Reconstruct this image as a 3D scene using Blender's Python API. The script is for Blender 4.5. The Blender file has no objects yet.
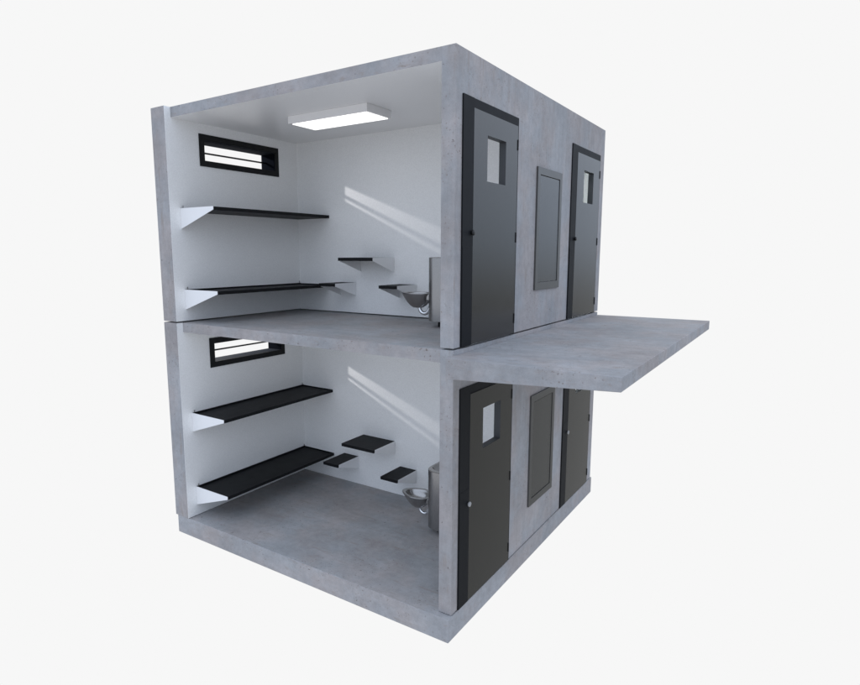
import bpy, bmesh, math, random
from mathutils import Vector, Matrix
random.seed(4)
scene = bpy.context.scene
COL = scene.collection

# ---------------------------------------------------------------- helpers
def link(name, bm, mats, parent=None, bevel=0.0, smooth=False, loc=None):
    me = bpy.data.meshes.new(name)
    bm.normal_update(); bm.to_mesh(me); bm.free()
    for m in (mats if isinstance(mats, (list, tuple)) else [mats]):
        me.materials.append(m)
    o = bpy.data.objects.new(name, me); COL.objects.link(o)
    if smooth:
        for p in me.polygons: p.use_smooth = True
    if parent: o.parent = parent
    if loc: o.location = loc
    if bevel:
        b = o.modifiers.new('edge_bevel', 'BEVEL'); b.width = bevel; b.segments = 2
        b.limit_method = 'ANGLE'; b.angle_limit = math.radians(40)
    return o

def empty(name, loc=(0, 0, 0)):
    o = bpy.data.objects.new(name, None); COL.objects.link(o); o.location = loc
    o.empty_display_size = 0.2
    return o

def tag(o, label, cat, group=None):
    o['label'] = label; o['category'] = cat
    if group: o['group'] = group
    return o

def box(bm, x0, x1, y0, y1, z0, z1, mat=0):
    v = [bm.verts.new(p) for p in ((x0,y0,z0),(x1,y0,z0),(x1,y1,z0),(x0,y1,z0),(x0,y0,z1),(x1,y0,z1),(x1,y1,z1),(x0,y1,z1))]
    fs = []
    for f in ((3,2,1,0),(4,5,6,7),(0,1,5,4),(1,2,6,5),(2,3,7,6),(3,0,4,7)):
        fc = bm.faces.new([v[i] for i in f]); fc.material_index = mat; fs.append(fc)
    return fs

def hexa(bm, pts, mat=0):
    """8 corner points: bottom ring (ccw from above) then top ring"""
    v = [bm.verts.new(p) for p in pts]
    for f in ((3,2,1,0),(4,5,6,7),(0,1,5,4),(1,2,6,5),(2,3,7,6),(3,0,4,7)):
        bm.faces.new([v[i] for i in f]).material_index = mat

def prism(bm, pts, off, mat=0):
    """polygon pts extruded by vector off"""
    off = Vector(off)
    a = [bm.verts.new(p) for p in pts]; b = [bm.verts.new(Vector(p) + off) for p in pts]
    n = len(pts)
    bm.faces.new(a).material_index = mat
    bm.faces.new(list(reversed(b))).material_index = mat
    for i in range(n):
        bm.faces.new((a[i], b[i], b[(i+1) % n], a[(i+1) % n])).material_index = mat
    bmesh.ops.recalc_face_normals(bm, faces=bm.faces[:])

def loft(bm, rings, cap0=True, cap1=True, mat=0):
    R = [[bm.verts.new(p) for p in r] for r in rings]
    n = len(rings[0])
    for a, b in zip(R, R[1:]):
        for i in range(n):
            bm.faces.new((a[i], a[(i+1) % n], b[(i+1) % n], b[i])).material_index = mat
    if cap0: bm.faces.new(list(reversed(R[0]))).material_index = mat
    if cap1: bm.faces.new(R[-1]).material_index = mat
    bmesh.ops.recalc_face_normals(bm, faces=bm.faces[:])

def tube(bm, path, r, n=14, mat=0):
    path = [Vector(p) for p in path]; rings = []
    ref = Vector((0, 1, 0))
    for i, p in enumerate(path):
        t = (path[min(i+1, len(path)-1)] - path[max(i-1, 0)]).normalized()
        rf = ref if abs(t.dot(ref)) < .95 else Vector((0, 0, 1))
        u = t.cross(rf).normalized(); w = t.cross(u)
        rings.append([p + r*(math.cos(k*2*math.pi/n)*u + math.sin(k*2*math.pi/n)*w) for k in range(n)])
    loft(bm, rings, mat=mat)

def wall_with_holes(bm, x0, x1, ya, yb, za, zb, holes, mat_lo, mat_hi, mat_edge):
    """plate across x0..x1, spanning y,z, rectangular holes (y0,y1,z0,z1); mat_lo on the x0 face, mat_hi on the x1 face"""
    ys = sorted({ya, yb} | {h[0] for h in holes} | {h[1] for h in holes})
    zs = sorted({za, zb} | {h[2] for h in holes} | {h[3] for h in holes})
    vc = {}
    def V(x, y, z):
        k = (x, y, z)
        if k not in vc: vc[k] = bm.verts.new(k)
        return vc[k]
    solid = {}
    for i in range(len(ys)-1):
        for j in range(len(zs)-1):
            cy, cz = (ys[i]+ys[i+1])/2, (zs[j]+zs[j+1])/2
            solid[i, j] = not any(h[0] < cy < h[1] and h[2] < cz < h[3] for h in holes)
    for (i, j), s in solid.items():
        if not s: continue
        a, b, c, d = ys[i], ys[i+1], zs[j], zs[j+1]
        bm.faces.new((V(x1,a,c), V(x1,b,c), V(x1,b,d), V(x1,a,d))).material_index = mat_hi
        bm.faces.new((V(x0,a,d), V(x0,b,d), V(x0,b,c), V(x0,a,c))).material_index = mat_lo
        for di, dj, q in ((-1,0,((x0,a,c),(x1,a,c),(x1,a,d),(x0,a,d))), (1,0,((x1,b,c),(x0,b,c),(x0,b,d),(x1,b,d))),
                          (0,-1,((x0,b,c),(x1,b,c),(x1,a,c),(x0,a,c))), (0,1,((x0,a,d),(x1,a,d),(x1,b,d),(x0,b,d)))):
            if not solid.get((i+di, j+dj), False):
                bm.faces.new([V(*p) for p in q]).material_index = mat_edge

# ---------------------------------------------------------------- materials
def new_mat(name):
    m = bpy.data.materials.new(name); m.use_nodes = True
    nt = m.node_tree; b = nt.nodes['Principled BSDF']
    return m, nt, b

def N(nt, t, **kw):
    n = nt.nodes.new(t)
    for k, v in kw.items(): setattr(n, k, v)
    return n

def coords(nt, scale=(1, 1, 1), loc=(0, 0, 0)):
    g = N(nt, 'ShaderNodeNewGeometry')
    mp = N(nt, 'ShaderNodeMapping'); mp.inputs['Scale'].default_value = scale; mp.inputs['Location'].default_value = loc
    nt.links.new(g.outputs['Position'], mp.inputs['Vector'])
    return mp.outputs['Vector']

def noise(nt, vec, scale, detail=4, rough=.6):
    n = N(nt, 'ShaderNodeTexNoise'); n.inputs['Scale'].default_value = scale
    n.inputs['Detail'].default_value = detail; n.inputs['Roughness'].default_value = rough
    nt.links.new(vec, n.inputs['Vector']); return n.outputs['Fac']

def ramp(nt, fac, stops):
    r = N(nt, 'ShaderNodeValToRGB'); e = r.color_ramp.elements
    while len(e) < len(stops): e.new(.5)
    for i, (p, c) in enumerate(stops):
        e[i].position = p; e[i].color = (c[0], c[1], c[2], 1) if isinstance(c, tuple) else (c, c, c, 1)
    nt.links.new(fac, r.inputs['Fac']); return r.outputs['Color']

def mix(nt, a, b, fac, mode='MIX'):
    m = N(nt, 'ShaderNodeMix', data_type='RGBA', blend_type=mode)
    for sock, v in ((m.inputs[0], fac), (m.inputs[6], a), (m.inputs[7], b)):
        if hasattr(v, 'links'): nt.links.new(v, sock)
        elif isinstance(v, (int, float)): sock.default_value = v if sock.type == 'VALUE' else (v, v, v, 1)
        else: sock.default_value = (*v, 1)
    return m.outputs[2]

def mult(nt, a, b):
    m = N(nt, 'ShaderNodeMath', operation='MULTIPLY')
    for s, v in zip(m.inputs, (a, b)):
        if hasattr(v, 'links'): nt.links.new(v, s)
        else: s.default_value = v
    return m.outputs[0]

def concrete(name, base, stretch=(1, 1, 1), seed=0.0, rough=.75):
    m, nt, b = new_mat(name)
    L = (seed, seed*1.7, seed*.6)
    cs = coords(nt, stretch, L); c1 = coords(nt, (1, 1, 1), L)
    streak = noise(nt, cs, 3.2, 8, .68)
    cloud = noise(nt, c1, 1.4, 5, .6)
    mid = noise(nt, c1, 11, 7, .75)
    fine = noise(nt, c1, 90, 4, .75)
    col = mix(nt, tuple(x*.85 for x in base), tuple(x*1.14 for x in base), ramp(nt, streak, ((.32, 0.), (.68, 1.))))
    bluish = (base[0]*.95, base[1]*1.03, base[2]*1.08)
    warm = (base[0]*1.06, base[1]*.985, base[2]*.95)
    tint = mix(nt, warm, bluish, ramp(nt, cloud, ((.42, 0.), (.58, 1.))))
    col = mix(nt, col, tint, .5)
    col = mix(nt, col, mix(nt, .88, 1.11, ramp(nt, mid, ((.35, 0.), (.65, 1.)))), .8, 'MULTIPLY')
    col = mix(nt, col, mix(nt, .88, 1.09, ramp(nt, noise(nt, coords(nt, (1, 1, 1), (seed+3, 7, 1)), 1.1, 6, .62), ((.36, 0.), (.62, 1.)))), 1.0, 'MULTIPLY')
    col = mix(nt, col, mix(nt, .72, 1.28, fine), .75, 'MULTIPLY')
    # brown-grey water stains running with the casting direction
    stain = ramp(nt, noise(nt, coords(nt, stretch, (seed+5, 2, 9)), 6.5, 8, .75), ((.56, 0.), (.66, 1.)))
    col = mix(nt, col, tuple(x*y for x, y in zip(base, (.82, .71, .62))), mult(nt, stain, .6))
    # small sharp air holes, thick in some patches and rare elsewhere
    def holes(scale, lo, hi, keep, p0, p1, off):
        cc = coords(nt, (1, 1, 1), (L[0]+off, L[1], L[2]))
        nz = N(nt, 'ShaderNodeTexNoise'); nz.inputs['Scale'].default_value = scale*1.6
        nt.links.new(cc, nz.inputs['Vector'])
        sc = N(nt, 'ShaderNodeVectorMath', operation='SCALE'); sc.inputs['Scale'].default_value = 1.1/scale
        nt.links.new(nz.outputs['Color'], sc.inputs[0])
        dis = N(nt, 'ShaderNodeVectorMath', operation='ADD')
        nt.links.new(cc, dis.inputs[0]); nt.links.new(sc.outputs[0], dis.inputs[1])
        vo = N(nt, 'ShaderNodeTexVoronoi'); vo.inputs['Scale'].default_value = scale
        nt.links.new(dis.outputs[0], vo.inputs['Vector'])
        pit = ramp(nt, vo.outputs['Distance'], ((lo, 1.), (hi, 0.)))
        sepc = N(nt, 'ShaderNodeSeparateColor'); nt.links.new(vo.outputs['Color'], sepc.inputs[0])
        pick = ramp(nt, sepc.outputs[0], ((keep, 0.), (keep+.1, 1.)))
        patch = ramp(nt, noise(nt, cc, 1.9, 4, .65), ((p0, 0.), (p1, 1.)))
        return mult(nt, mult(nt, pit, pick), patch)
    p1 = holes(31, .13, .27, .34, .485, .57, 0)
    p2 = holes(14.5, .085, .18, .58, .43, .52, 3.3)
    col = mix(nt, col, tuple(x*y for x, y in zip(base, (.55, .46, .39))), mult(nt, p1, .75))
    col = mix(nt, col, tuple(x*y for x, y in zip(base, (.38, .34, .31))), mult(nt, p2, .75))
    mx = N(nt, 'ShaderNodeMath', operation='MAXIMUM'); nt.links.new(p1, mx.inputs[0]); nt.links.new(p2, mx.inputs[1])
    pf = mx.outputs[0]
    nt.links.new(col, b.inputs['Base Color'])
    b.inputs['Roughness'].default_value = rough
    b.inputs['Specular IOR Level'].default_value = .35
    bp = N(nt, 'ShaderNodeBump'); bp.inputs['Strength'].default_value = .25; bp.inputs['Distance'].default_value = .004
    h = N(nt, 'ShaderNodeMath', operation='SUBTRACT'); nt.links.new(fine, h.inputs[0]); nt.links.new(pf, h.inputs[1])
    nt.links.new(h.outputs[0], bp.inputs['Height']); nt.links.new(bp.outputs[0], b.inputs['Normal'])
    return m

def paint(name, col, rough, var=.03, spec=.5, metal=0., nscale=60, bump=.0):
    m, nt, b = new_mat(name)
    f = noise(nt, coords(nt), nscale, 4, .6)
    c = mix(nt, tuple(x*(1-var) for x in col), tuple(x*(1+var) for x in col), ramp(nt, f, ((.3, 0.), (.7, 1.))))
    nt.links.new(c, b.inputs['Base Color'])
    r2 = N(nt, 'ShaderNodeMapRange'); r2.inputs['To Min'].default_value = rough*.9; r2.inputs['To Max'].default_value = rough*1.12
    nt.links.new(noise(nt, coords(nt), 7, 4, .6), r2.inputs['Value']); nt.links.new(r2.outputs[0], b.inputs['Roughness'])
    b.inputs['Specular IOR Level'].default_value = spec; b.inputs['Metallic'].default_value = metal
    if bump:
        bp = N(nt, 'ShaderNodeBump'); bp.inputs['Strength'].default_value = bump; bp.inputs['Distance'].default_value = .002
        nt.links.new(f, bp.inputs['Height']); nt.links.new(bp.outputs[0], b.inputs['Normal'])
    return m

CB = (.370, .360, .363)
M = {}
M['conc_v'] = concrete('concrete_vertical_streaks', CB, (3.0, 3.0, .32), 0)
M['conc_h'] = concrete('concrete_cast_slab', CB, (.7, 2.2, 2.2), 11)
M['conc_f'] = concrete('concrete_floor', (.388, .378, .378), (.35, 2.2, 1), 23, .6)
M['white'] = paint('white_wall_paint', (.90, .90, .89), .5, .06, .4, nscale=75, bump=.4)
M['ceiling'] = paint('white_ceiling_paint', (.88, .875, .87), .30, .04, .5, nscale=90, bump=.1)
M['leaf'] = paint('grey_door_steel', (.118, .115, .109), .20, .02, .5, metal=1., nscale=20)
M['leaf_edge'] = paint('grey_door_edge_paint', (.055, .058, .062), .5, .02, .3)
M['panel'] = paint('grey_panel_steel', (.150, .150, .148), .24, .02, .5, metal=1., nscale=20)
M['pframe'] = paint('grey_panel_frame_steel', (.17, .169, .165), .38, .02, .5, metal=1., nscale=20)
M['frame'] = paint('dark_frame_paint', (.011, .012, .014), .5, .05, .12)
M['black'] = paint('black_window_frame', (.006, .0065, .007), .45, .05, .25)
M['reveal'] = paint('window_reveal_sky_tint', (.022, .026, .034), .85, .05, .05)  # bluish sky sheen of sill and head put into the base colour
M['jamb'] = paint('matte_window_jamb_unlit', (.006, .007, .010), .95, .05, 0.0)  # sides of the same lining, darkened so lamp light barely shows
M['tray'] = paint('black_tray_plastic', (.0065, .007, .008), .55, .15, .2, nscale=200)
M['bracket'] = paint('white_bracket_steel', (.90, .90, .90), .4, .01, .5)
M['steel'] = paint('brushed_stainless_steel', (.38, .372, .365), .24, .04, .5, metal=1.)
M['chrome'] = paint('polished_pipe_steel', (.75, .76, .78), .12, .02, .5, metal=1.)
M['knob'] = paint('satin_knob_steel', (.36, .36, .36), .35, .02, .5)
M['hinge'] = paint('black_hinge_steel', (.008, .008, .009), .4, .02, .4)
M['housing'] = paint('light_housing_paint', (.86, .85, .84), .45, .01, .4)
m, nt, b = new_mat('lit_light_diffuser')
b.inputs['Base Color'].default_value = (.9, .9, .9, 1)
b.inputs['Emission Color'].default_value = (1, .985, .96, 1); b.inputs['Emission Strength'].default_value = 1.3
M['diffuser'] = m
m = m.copy(); m.name = 'added_fill_diffuser'; m.node_tree.nodes['Principled BSDF'].inputs['Emission Strength'].default_value = 20  # stronger glow for the added panels in the closed cells
m.node_tree.nodes['Principled BSDF'].inputs['Emission Color'].default_value = (.86, .94, 1, 1)
M['diffuser_fill'] = m

# ---------------------------------------------------------------- dimensions (metres)
XF, XFI = 0.0, -0.142              # corridor wall, outer and inner face
XW, XWO = -3.956, -4.220           # window wall, inner and outer face
EXT = -0.086                       # window wall end stands this far in front of the cut
W = 4.298
YP = 2.098                         # partition face
H, TR = 2.600, 0.121
LEVEL = 2.611
BX = -4.13                          # window bar depth
WIN = [(.455, 1.655, 2.03, 2.281), (2.92, 4.02, 2.03, 2.281)]
DOORS = [0.0, 2.812]               # y offset of each doorway

# ---------------------------------------------------------------- foundation and walkway
bm = bmesh.new(); box(bm, -4.201, .012, -.072, 4.327, -.242, 0)
for f in bm.faces:
    if f.normal.z > .5 or f.calc_center_median().z > -.001: f.material_index = 1
fs = link('foundation_slab', bm, [M['conc_h'], M['conc_f']], bevel=.006)
tag(fs, 'thick grey concrete base slab at the very bottom, carrying the lower cell module', 'slab')

bm = bmesh.new()
x0, x1, y0, y1 = .004, 1.525, -.145, 4.308
hexa(bm, [(x0,y0,2.365),(x1,y0,2.444),(x1,y1,2.444),(x0,y1,2.365),(x0,y0,2.556),(x1,y0,2.560),(x1,y1,2.560),(x0,y1,2.556)])
ws = link('walkway_slab', bm, M['conc_h'], bevel=.005)
tag(ws, 'grey concrete walkway slab jutting out like a balcony in front of the upper doors', 'balcony')

# ---------------------------------------------------------------- cell module
def make_module():
    root = empty('cell_module')
    # corridor wall
    bm = bmesh.new()
    holes = [(.20+d, 1.262+d, .006, 2.150) for d in DOORS]
    wall_with_holes(bm, XFI, XF, 0, W, .006, H, holes, 1, 0, 0)
    link('corridor_wall', bm, [M['conc_v'], M['white']], root, bevel=.004)
    # window wall
    bm = bmesh.new()
    wall_with_holes(bm, XWO, XW, EXT, W, .006, H, [(a, b_, c-.032, d+.0) for a, b_, c, d in WIN], 0, 1, 0)
    link('window_wall', bm, [M['conc_v'], M['white']], root, bevel=.004)
    # roof slab: concrete edge, painted underside
    bm = bmesh.new(); box(bm, XW-.001, XFI+.001, 0, W-.001, H-TR, H-.0015)
    bm.faces.ensure_lookup_table(); bm.faces[0].material_index = 1
    bm.faces[1].material_index = 2
    link('roof_slab', bm, [M['conc_h'], M['ceiling'], M['conc_f']], root)
    zt = H-TR+.002
    for nm, ya, yb in (('partition_wall', YP, YP+.09), ('partition_wall', 2.60, 2.69), ('end_wall', 4.172, W-.002)):
        bm = bmesh.new(); box(bm, XW-.002, XFI+.002, ya, yb, .004, zt)
        link(nm, bm, M['white'], root)
    # doors
    for k, d in enumerate(DOORS):
        bm = bmesh.new()
        box(bm, -.003, .0145, .114+d, .306+d, .0065, 2.224)
        box(bm, -.060, -.003, .202+d, .306+d, .0065, 2.148)
        box(bm, -.003, .010, .306+d, 1.256+d, 2.142, 2.224)
        box(bm, -.060, .010, 1.2565+d, 1.2605+d, .0065, 2.146)
        box(bm, -.003, .010, 1.2605+d, 1.281+d, .0065, 2.224)
        box(bm, -.003, .010, 1.256+d, 1.2605+d, 2.146, 2.224)
        fr = link('door_frame', bm, M['frame'], root)
        bm = bmesh.new()
        wall_with_holes(bm, -.058, .016, .3068+d, 1.2535+d, .012, 2.1400, [(.576+d, .975+d, 1.528, 1.945)], 0, 0, 1)
        leaf = link('door', bm, [M['leaf'], M['leaf_edge']], root)
        for zc in (.172, 1.022, 1.955):
            bm = bmesh.new()
            rr = .007
            rings = [[(.018+rr*math.cos(a*math.pi/6), 1.252+d+rr*math.sin(a*math.pi/6), z) for a in range(12)] for z in (zc-.052, zc+.052)]
            loft(bm, rings)
            link('hinge', bm, M['hinge'], leaf)
        bm = bmesh.new()
        rings = []
        for xx, r in ((.014,.017),(.020,.017),(.021,.021),(.028,.026),(.035,.026),(.040,.022),(.042,.012)):
            rings.append([(xx, .287+d+r*math.cos(a*math.pi/10), 1.045+r*math.sin(a*math.pi/10)) for a in range(20)])
        loft(bm, rings)
        link('door_knob', bm, M['knob'], leaf, smooth=True)
    # access panel between the doors
    bm = bmesh.new()
    a, b_, c, d_ = 1.803, 2.560, .441, 1.812
    ia, ib, ic, id_ = 1.872, 2.488, .525, 1.730
    wall_with_holes(bm, -.004, .022, a, b_, c, d_, [(ia, ib, ic, id_)], 0, 0, 0)
    pf = link('access_panel_frame', bm, M['pframe'], root, bevel=.002)
    bm = bmesh.new(); box(bm, .001, .0155, ia+.006, ib-.010, ic+.006, id_-.008)
    link('access_panel', bm, M['panel'], pf)
    # windows in the outer wall
    for a, b_, c, d_ in WIN:
        bm = bmesh.new()
        wall_with_holes(bm, XW-.003, XW+.012, a-.074, b_+.067, c-.074, d_+.074, [(a+.001, b_-.001, c, d_)], 0, 0, 0)
        win = link('window', bm, M['black'], root, bevel=.002)
        bm = bmesh.new(); t = .008
        xo, xi = XWO-.004, XW-.003
        so, si = c-.003, c
        hexa(bm, [(xo,a,so-t),(xi,a,si-t),(xi,b_,si-t),(xo,b_,so-t),(xo,a,so),(xi,a,si),(xi,b_,si),(xo,b_,so)])
        box(bm, xo, xi, a, b_, d_-t, d_)
        for s, e in ((a, a+t), (b_-t, b_)):
            hexa(bm, [(xo,s,so),(xi,s,si),(xi,e,si),(xo,e,so),(xo,s,d_-t),(xi,s,d_-t),(xi,e,d_-t),(xo,e,d_-t)], 1)
        link('window_reveal', bm, [M['reveal'], M['jamb']], win)
        bm = bmesh.new(); box(bm, BX-.012, BX+.012, a+t, b_-t, c+.114, c+.133)
        link('window_bar', bm, M['black'], win)
    return root

def copy_thing(root, offset):
    r = root.copy(); COL.objects.link(r); r.location = root.location + Vector(offset)
    for ch in [o for o in COL.objects if o.parent == root]:
        c = ch.copy(); COL.objects.link(c); c.parent = r
        for g in [o for o in COL.objects if o.parent == ch]:
            d = g.copy(); COL.objects.link(d); d.parent = c
    return r

lower = make_module()
upper = copy_thing(lower, (0, 0, LEVEL))
for dr in [o for o in COL.objects if o.parent == upper and o.name.startswith('door.')]:
    for kn in [o for o in COL.objects if o.parent == dr and o.name.startswith('door_knob')]:
        kn.data = kn.data.copy(); kn.data.materials[0] = M['hinge']; kn['label'] = 'black door knob'
G = 'stacked concrete cell modules'
tag(lower, 'lower concrete cell module on the base slab, its doors shaded under the walkway slab', 'cell module', G)
tag(upper, 'upper concrete cell module stacked on the other, with its doors above the walkway slab', 'cell module', G)
# seam across each strike stile: a little lock cover plate (sits at another height on the two levels)
for root, z0, z1 in ((lower, .0065, 1.203), (upper, .0065, .920)):
    for fr, d in zip(sorted([o for o in COL.objects if o.parent == root and o.name.startswith('door_frame')], key=lambda o: min(v.co.y for v in o.data.vertices)), DOORS):
        bm = bmesh.new(); box(bm, .0146, .0162, .118+d, .304+d, z0+.004, z1)
        link('lock_cover', bm, M['frame'], fr, bevel=.001)

# ---------------------------------------------------------------- bunks
def make_bunk():
    root = empty('bunk_shelf', (XW, 1.075, 0))
    y0, y1, dep, lip = -1.016, 1.020, .632, .042
    bm = bmesh.new()
    # tray: bottom plate with raised rims
    box(bm, .002, dep, y0+.0045, y1-.0045, -lip, -.016)
    box(bm, .002, .020, y0+.0045, y1-.0045, -.016, .004)
    box(bm, dep-.014, dep, y0+.0045, y1-.0045, -.016, 0)
    box(bm, .020, dep-.014, y0+.0045, y0+.018, -.016, 0)
    box(bm, .020, dep-.014, y1-.018, y1-.0045, -.016, 0)
    link('tray', bm, M['tray'], root, bevel=.002)
    for y in (y0-.0005, y1-.0035):
        bm = bmesh.new()
        prism(bm, [(.002, y, .002), (dep+.001, y, .002), (dep+.001, y, -.036), (.002, y, -.250)], (0, .004, 0))
        link('bracket', bm, M['bracket'], root)
    for y in (y0+.03, y1-.03):
        bm = bmesh.new()
        rings = [[(.016+.006*math.cos(a*math.pi/5), y+.006*math.sin(a*math.pi/5), z) for a in range(10)] for z in (.003, .036)]
        loft(bm, rings)
        link('pin', bm, M['steel'], root)
    return root
b0 = make_bunk()
spots = [(1.408, 'black tray bunk above the other bunk in the lower cell, under its window'),
         (.402, 'black tray bunk nearest the floor of the lower cell, on the window wall'),
         (4.019, 'black tray bunk halfway up the window wall of the upper cell'),
         (3.013, 'black tray bunk low on the window wall of the upper cell, near its floor')]
for i, (z, lab) in enumerate(spots):
    o = b0 if i == 0 else copy_thing(b0, (0, 0, 0))
    o.location.z = z
    tag(o, lab, 'bunk', 'black tray bunks on the window walls')

# ---------------------------------------------------------------- little table and seats on the partition
def make_seat(name, w, dep, lip, back):
    root = empty(name, (0, YP, 0))
    bm = bmesh.new()
    box(bm, 0.0035, w-.0035, -dep, -.002, -.018, 0)
    box(bm, 0.0035, w-.0035, -dep, -dep+.022, -lip, -.018)
    link('seat_top' if name == 'wall_stool' else 'table_top', bm, M['tray'], root, bevel=.0015)
    for x in (0, w-.003):
        bm = bmesh.new()
        prism(bm, [(x, -.002, .0005), (x, -dep+.0225, .0005), (x, -dep+.0225, -lip), (x, -.002, -back)], (.003, 0, 0))
        link('bracket', bm, M['bracket'], root)
    return root
table = make_seat('wall_table', .585, .50, .042, .20)
seat = make_seat('wall_stool', .288, .475, .040, .192)
for i, (z, who) in enumerate(((.797, 'lower'), (3.410, 'upper'))):
    t = table if i == 0 else copy_thing(table, (0, 0, 0))
    t.location = (-2.747, YP, z)
    tag(t, 'wider black wall table above the two small seats in the %s cell' % who, 'table', 'small wall tables')
    for x, side in ((-3.128, 'between the bunk end and the wall table'), (-2.078, 'beside the steel toilet unit')):
        s = seat if (i == 0 and x < -3) else copy_thing(seat, (0, 0, 0))
        s.location = (x, YP, z-.358)
        tag(s, 'small black wall seat %s in the %s cell' % (side, who), 'seat', 'small wall seats')

# ---------------------------------------------------------------- steel toilet unit
def make_toilet():
    root = empty('toilet_unit', (-.795, YP, 0))
    # plan outline of the column, local coordinates (x from -.37 to .37, y from -.78 to 0)
    xl, xr, yf, rad, ch = -.372, .20, -.785, .15, 14
    def outline(inset=0.0):
        r = max(rad-inset, .01); pts = []
        l, rt, f = xl+inset, xr-inset, yf+inset
        for k in range(ch+1):
            a = math.pi + k/ch*math.pi/2
            pts.append((l+r+r*math.cos(a), f+r+r*math.sin(a)))
        for k in range(ch+1):
            a = 1.5*math.pi + k/ch*math.pi/2
            pts.append((rt-r+r*math.cos(a), f+r+r*math.sin(a)))
        pts += [(rt, -.003), (l, -.003)]
        return pts
    n = len(outline())
    # oval basin opening with the same number of points, matched by angle
    cxb, cyb, ax, ay = (xl+xr)/2, -.43, .252, .30
    ang = [math.atan2(p[1]-cyb, p[0]-cxb) for p in outline()]
    def oval(s, z): return [(cxb+ax*s*math.cos(a), cyb+ay*s*math.sin(a), z) for a in ang]
    def basin(k, z): return [(cxb+(x-cxb)*k, cyb+.02+(y-cyb)*(k-.02), z) for x, y in outline()]
    bm = bmesh.new()
    o0 = outline()
    rings = [[(x, y, .072) for x, y in o0], [(x, y, .815) for x, y in o0], [(x, y, .822) for x, y in outline(.008)],
             basin(.90, .822), basin(.88, .812), basin(.82, .76), oval(.85, .705), oval(.4, .678), oval(.05, .670)]
    loft(bm, rings)
    o = link('column', bm, M['steel'], root)
    for p in o.data.polygons:
        p.use_smooth = True
    es = o.modifiers.new('edge_split', 'EDGE_SPLIT'); es.split_angle = math.radians(35)
    # plinth under the column
    bm = bmesh.new(); loft(bm, [[(x, y, z) for x, y in outline(.11)] for z in (.0, .073)])
    link('plinth', bm, M['frame'], root)
    # bowl: egg shaped, pointing to -x
    def egg(s, cx, z, hw=.165, ln=.235, nn=40):
        pts = []
        for k in range(nn):
            a = 2*math.pi*k/nn
            x = math.cos(a); y = math.sin(a)
            wy = hw*(1-.22*(-x if x < 0 else 0)) * (1 if x < 0 else 1.0)
            pts.append((cx + ln*s*x*(1.0 if x < 0 else .95), -.56 + wy*s*y, z))
        return pts
    c = -.60
    bm = bmesh.new()
    prof = [(.10,-.005,.200),(.30,-.005,.206),(.47,-.003,.228),(.66,0,.268),(.84,0,.322),(.97,0,.368),(1.0,0,.380),(1.0,0,.386),(.98,0,.389),
            (.80,0,.389),(.775,0,.383),(.74,.005,.35),(.62,.01,.31),(.45,.02,.275),(.25,.03,.26),(.05,.03,.257)]
    loft(bm, [egg(s, c+dx, z) for s, dx, z in prof])
    o = link('bowl', bm, M['steel'], root, smooth=True)
    bm = bmesh.new(); box(bm, -.44, -.36, -.64, -.48, .30, .383)
    link('bowl_bracket', bm, M['steel'], root, bevel=.012)
    # U trap
    bm = bmesh.new()
    path = [(-.580, -.56, .27)]
    for k in range(11):
        a = math.pi + k/10*math.pi*.93
        path.append((-.508+.072*math.cos(a), -.56, .208+.072*math.sin(a)))
    path += [(-.41, -.56, .25), (-.35, -.56, .29)]
    tube(bm, path, .024)
    link('trap_pipe', bm, M['chrome'], root, smooth=True)
    bm = bmesh.new(); tube(bm, [(-.378, -.56, .271), (-.364, -.56, .28)], .038, 20)
    link('pipe_flange', bm, M['steel'], root)
    # push buttons on the side face
    for y in (-.50, -.42):
        bm = bmesh.new(); tube(bm, [(-.372, y, .68), (-.380, y, .68)], .012, 12)
        link('push_button', bm, M['chrome'], root)
    return root
t0 = make_toilet()
t1 = copy_thing(t0, (0, 0, 2.601))
t0.location.z = .001
tag(t0, 'stainless steel toilet and basin column standing on the floor of the lower cell', 'toilet', 'steel toilet units')
tag(t1, 'stainless steel toilet and basin column standing on the floor of the upper cell', 'toilet', 'steel toilet units')

# ---------------------------------------------------------------- ceiling light, and added panels in the closed cells
def make_light(y, z, glow):
    root = empty('ceiling_light', (-2.14, y, z+H-TR))
    bm = bmesh.new(); box(bm, -.600, .600, -.222, .222, -.088, -.001)
    link('housing', bm, M['housing'], root, bevel=.003)
    bm = bmesh.new(); box(bm, -.555, .572, -.192, .200, -.096, -.0881)
    link('diffuser', bm, glow, root)
    return root
GL = 'ceiling panel lights'
tag(make_light(.965, LEVEL, M['diffuser']), 'flat rectangular white panel light glowing on the ceiling of the open upper cell', 'ceiling light', GL)
tag(make_light(3.40, LEVEL, M['diffuser_fill']), 'added unseen panel light brightening the closed upper cell behind the far upper door', 'ceiling light', GL)  # added lamp, out of sight, makes the far upper door window pale
tag(make_light(3.40, 0, M['diffuser_fill']), 'added unseen panel light brightening the closed lower cell behind the far lower door', 'ceiling light', GL)  # added likewise below, hidden, to lighten the far lower door window

# ---------------------------------------------------------------- lamps outside the windows (cast the streaks)
for k, zl in enumerate((0, LEVEL)):
    ld = bpy.data.lights.new('outside_lamp', 'SPOT'); ld.energy = 260; ld.shadow_soft_size = .018
    ld.spot_size = math.radians(60); ld.spot_blend = .3; ld.color = (1, .97, .97)
    lo = bpy.data.objects.new('outside_lamp', ld); COL.objects.link(lo)
    lo.location = (-5.60, .86, 2.81+zl)
    dr = Vector((-4.0, 1.2, 2.15+zl)) - lo.location
    lo.rotation_euler = dr.to_track_quat('-Z', 'Y').to_euler()

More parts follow.
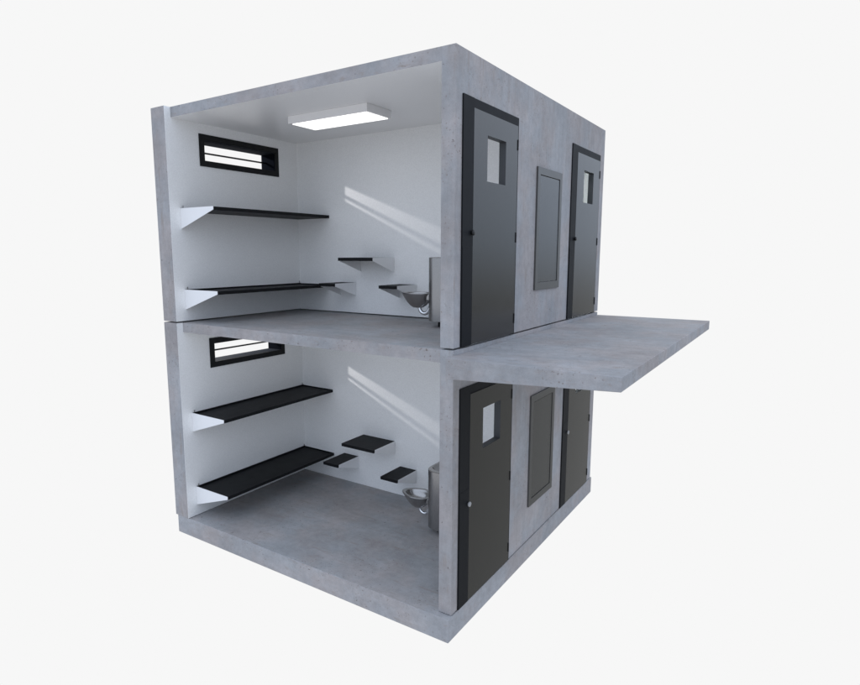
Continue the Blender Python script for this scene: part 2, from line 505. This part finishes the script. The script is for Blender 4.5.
# ---------------------------------------------------------------- world: pale studio surround, bluish above, brown-grey below
w = bpy.data.worlds.new('World'); scene.world = w; w.use_nodes = True
nt = w.node_tree; bg = nt.nodes['Background']
tc = N(nt, 'ShaderNodeTexCoord'); D = tc.outputs['Generated']
sp = N(nt, 'ShaderNodeSeparateXYZ'); nt.links.new(D, sp.inputs[0])
def smooth(v, a, b, lo=0., hi=1.):
    r = N(nt, 'ShaderNodeMapRange', interpolation_type='SMOOTHSTEP')
    for n_, x in (('From Min', a), ('From Max', b), ('To Min', lo), ('To Max', hi)): r.inputs[n_].default_value = x
    nt.links.new(v, r.inputs['Value']); return r.outputs[0]
SKY = (.91, 1.03, 1.25)
low = mix(nt, (.66, .68, .73), (.28, .29, .295), smooth(sp.outputs['Y'], .10, .60))   # lower half brightened on near side as fill, darkened where doors mirror it
sky = mix(nt, low, mix(nt, (.57, .67, .82), SKY, smooth(sp.outputs['Z'], -.02, .30)), smooth(sp.outputs['Z'], -.10, .04))
# white studio sweep on the far side (azimuth about -75 to +6 degrees from +Y), at every height but the poles
flat = N(nt, 'ShaderNodeVectorMath', operation='MULTIPLY'); nt.links.new(D, flat.inputs[0]); flat.inputs[1].default_value = (1, 1, 0)
nrm = N(nt, 'ShaderNodeVectorMath', operation='NORMALIZE'); nt.links.new(flat.outputs[0], nrm.inputs[0])
dt = N(nt, 'ShaderNodeVectorMath', operation='DOT_PRODUCT'); nt.links.new(nrm.outputs[0], dt.inputs[0])
az = math.radians(34.5); dt.inputs[1].default_value = (-math.sin(az), math.cos(az), 0)
msk = smooth(dt.outputs['Value'], math.cos(math.radians(50.5)), math.cos(math.radians(40.5)))
msk = mult(nt, msk, smooth(sp.outputs['Z'], -.95, -.82))
col = mix(nt, sky, (.9301, .9301, .9301), msk)
nt.links.new(col, bg.inputs['Color']); bg.inputs['Strength'].default_value = 1.0

# ---------------------------------------------------------------- camera
cd = bpy.data.cameras.new('camera'); cam = bpy.data.objects.new('camera', cd); COL.objects.link(cam)
cam.location = (2.636, -4.566, 3.472)
yaw, pitch = .586, -.148
cam.rotation_euler = (math.pi/2 + pitch, 0, yaw)
cd.sensor_fit = 'HORIZONTAL'; cd.sensor_width = 36; cd.lens = 36*592.07/860
cd.shift_x = (430-416.926)/860; cd.shift_y = (341.286-342.5)/860
cd.clip_end = 200; cd.clip_start = .05
scene.camera = cam
scene.render.engine = 'CYCLES'
scene.render.resolution_x, scene.render.resolution_y = 1024, 816
scene.cycles.max_bounces = 10; scene.cycles.diffuse_bounces = 6
scene.view_settings.view_transform = 'Standard'; scene.view_settings.look = 'None'
scene.view_settings.exposure = 0; scene.view_settings.gamma = 1
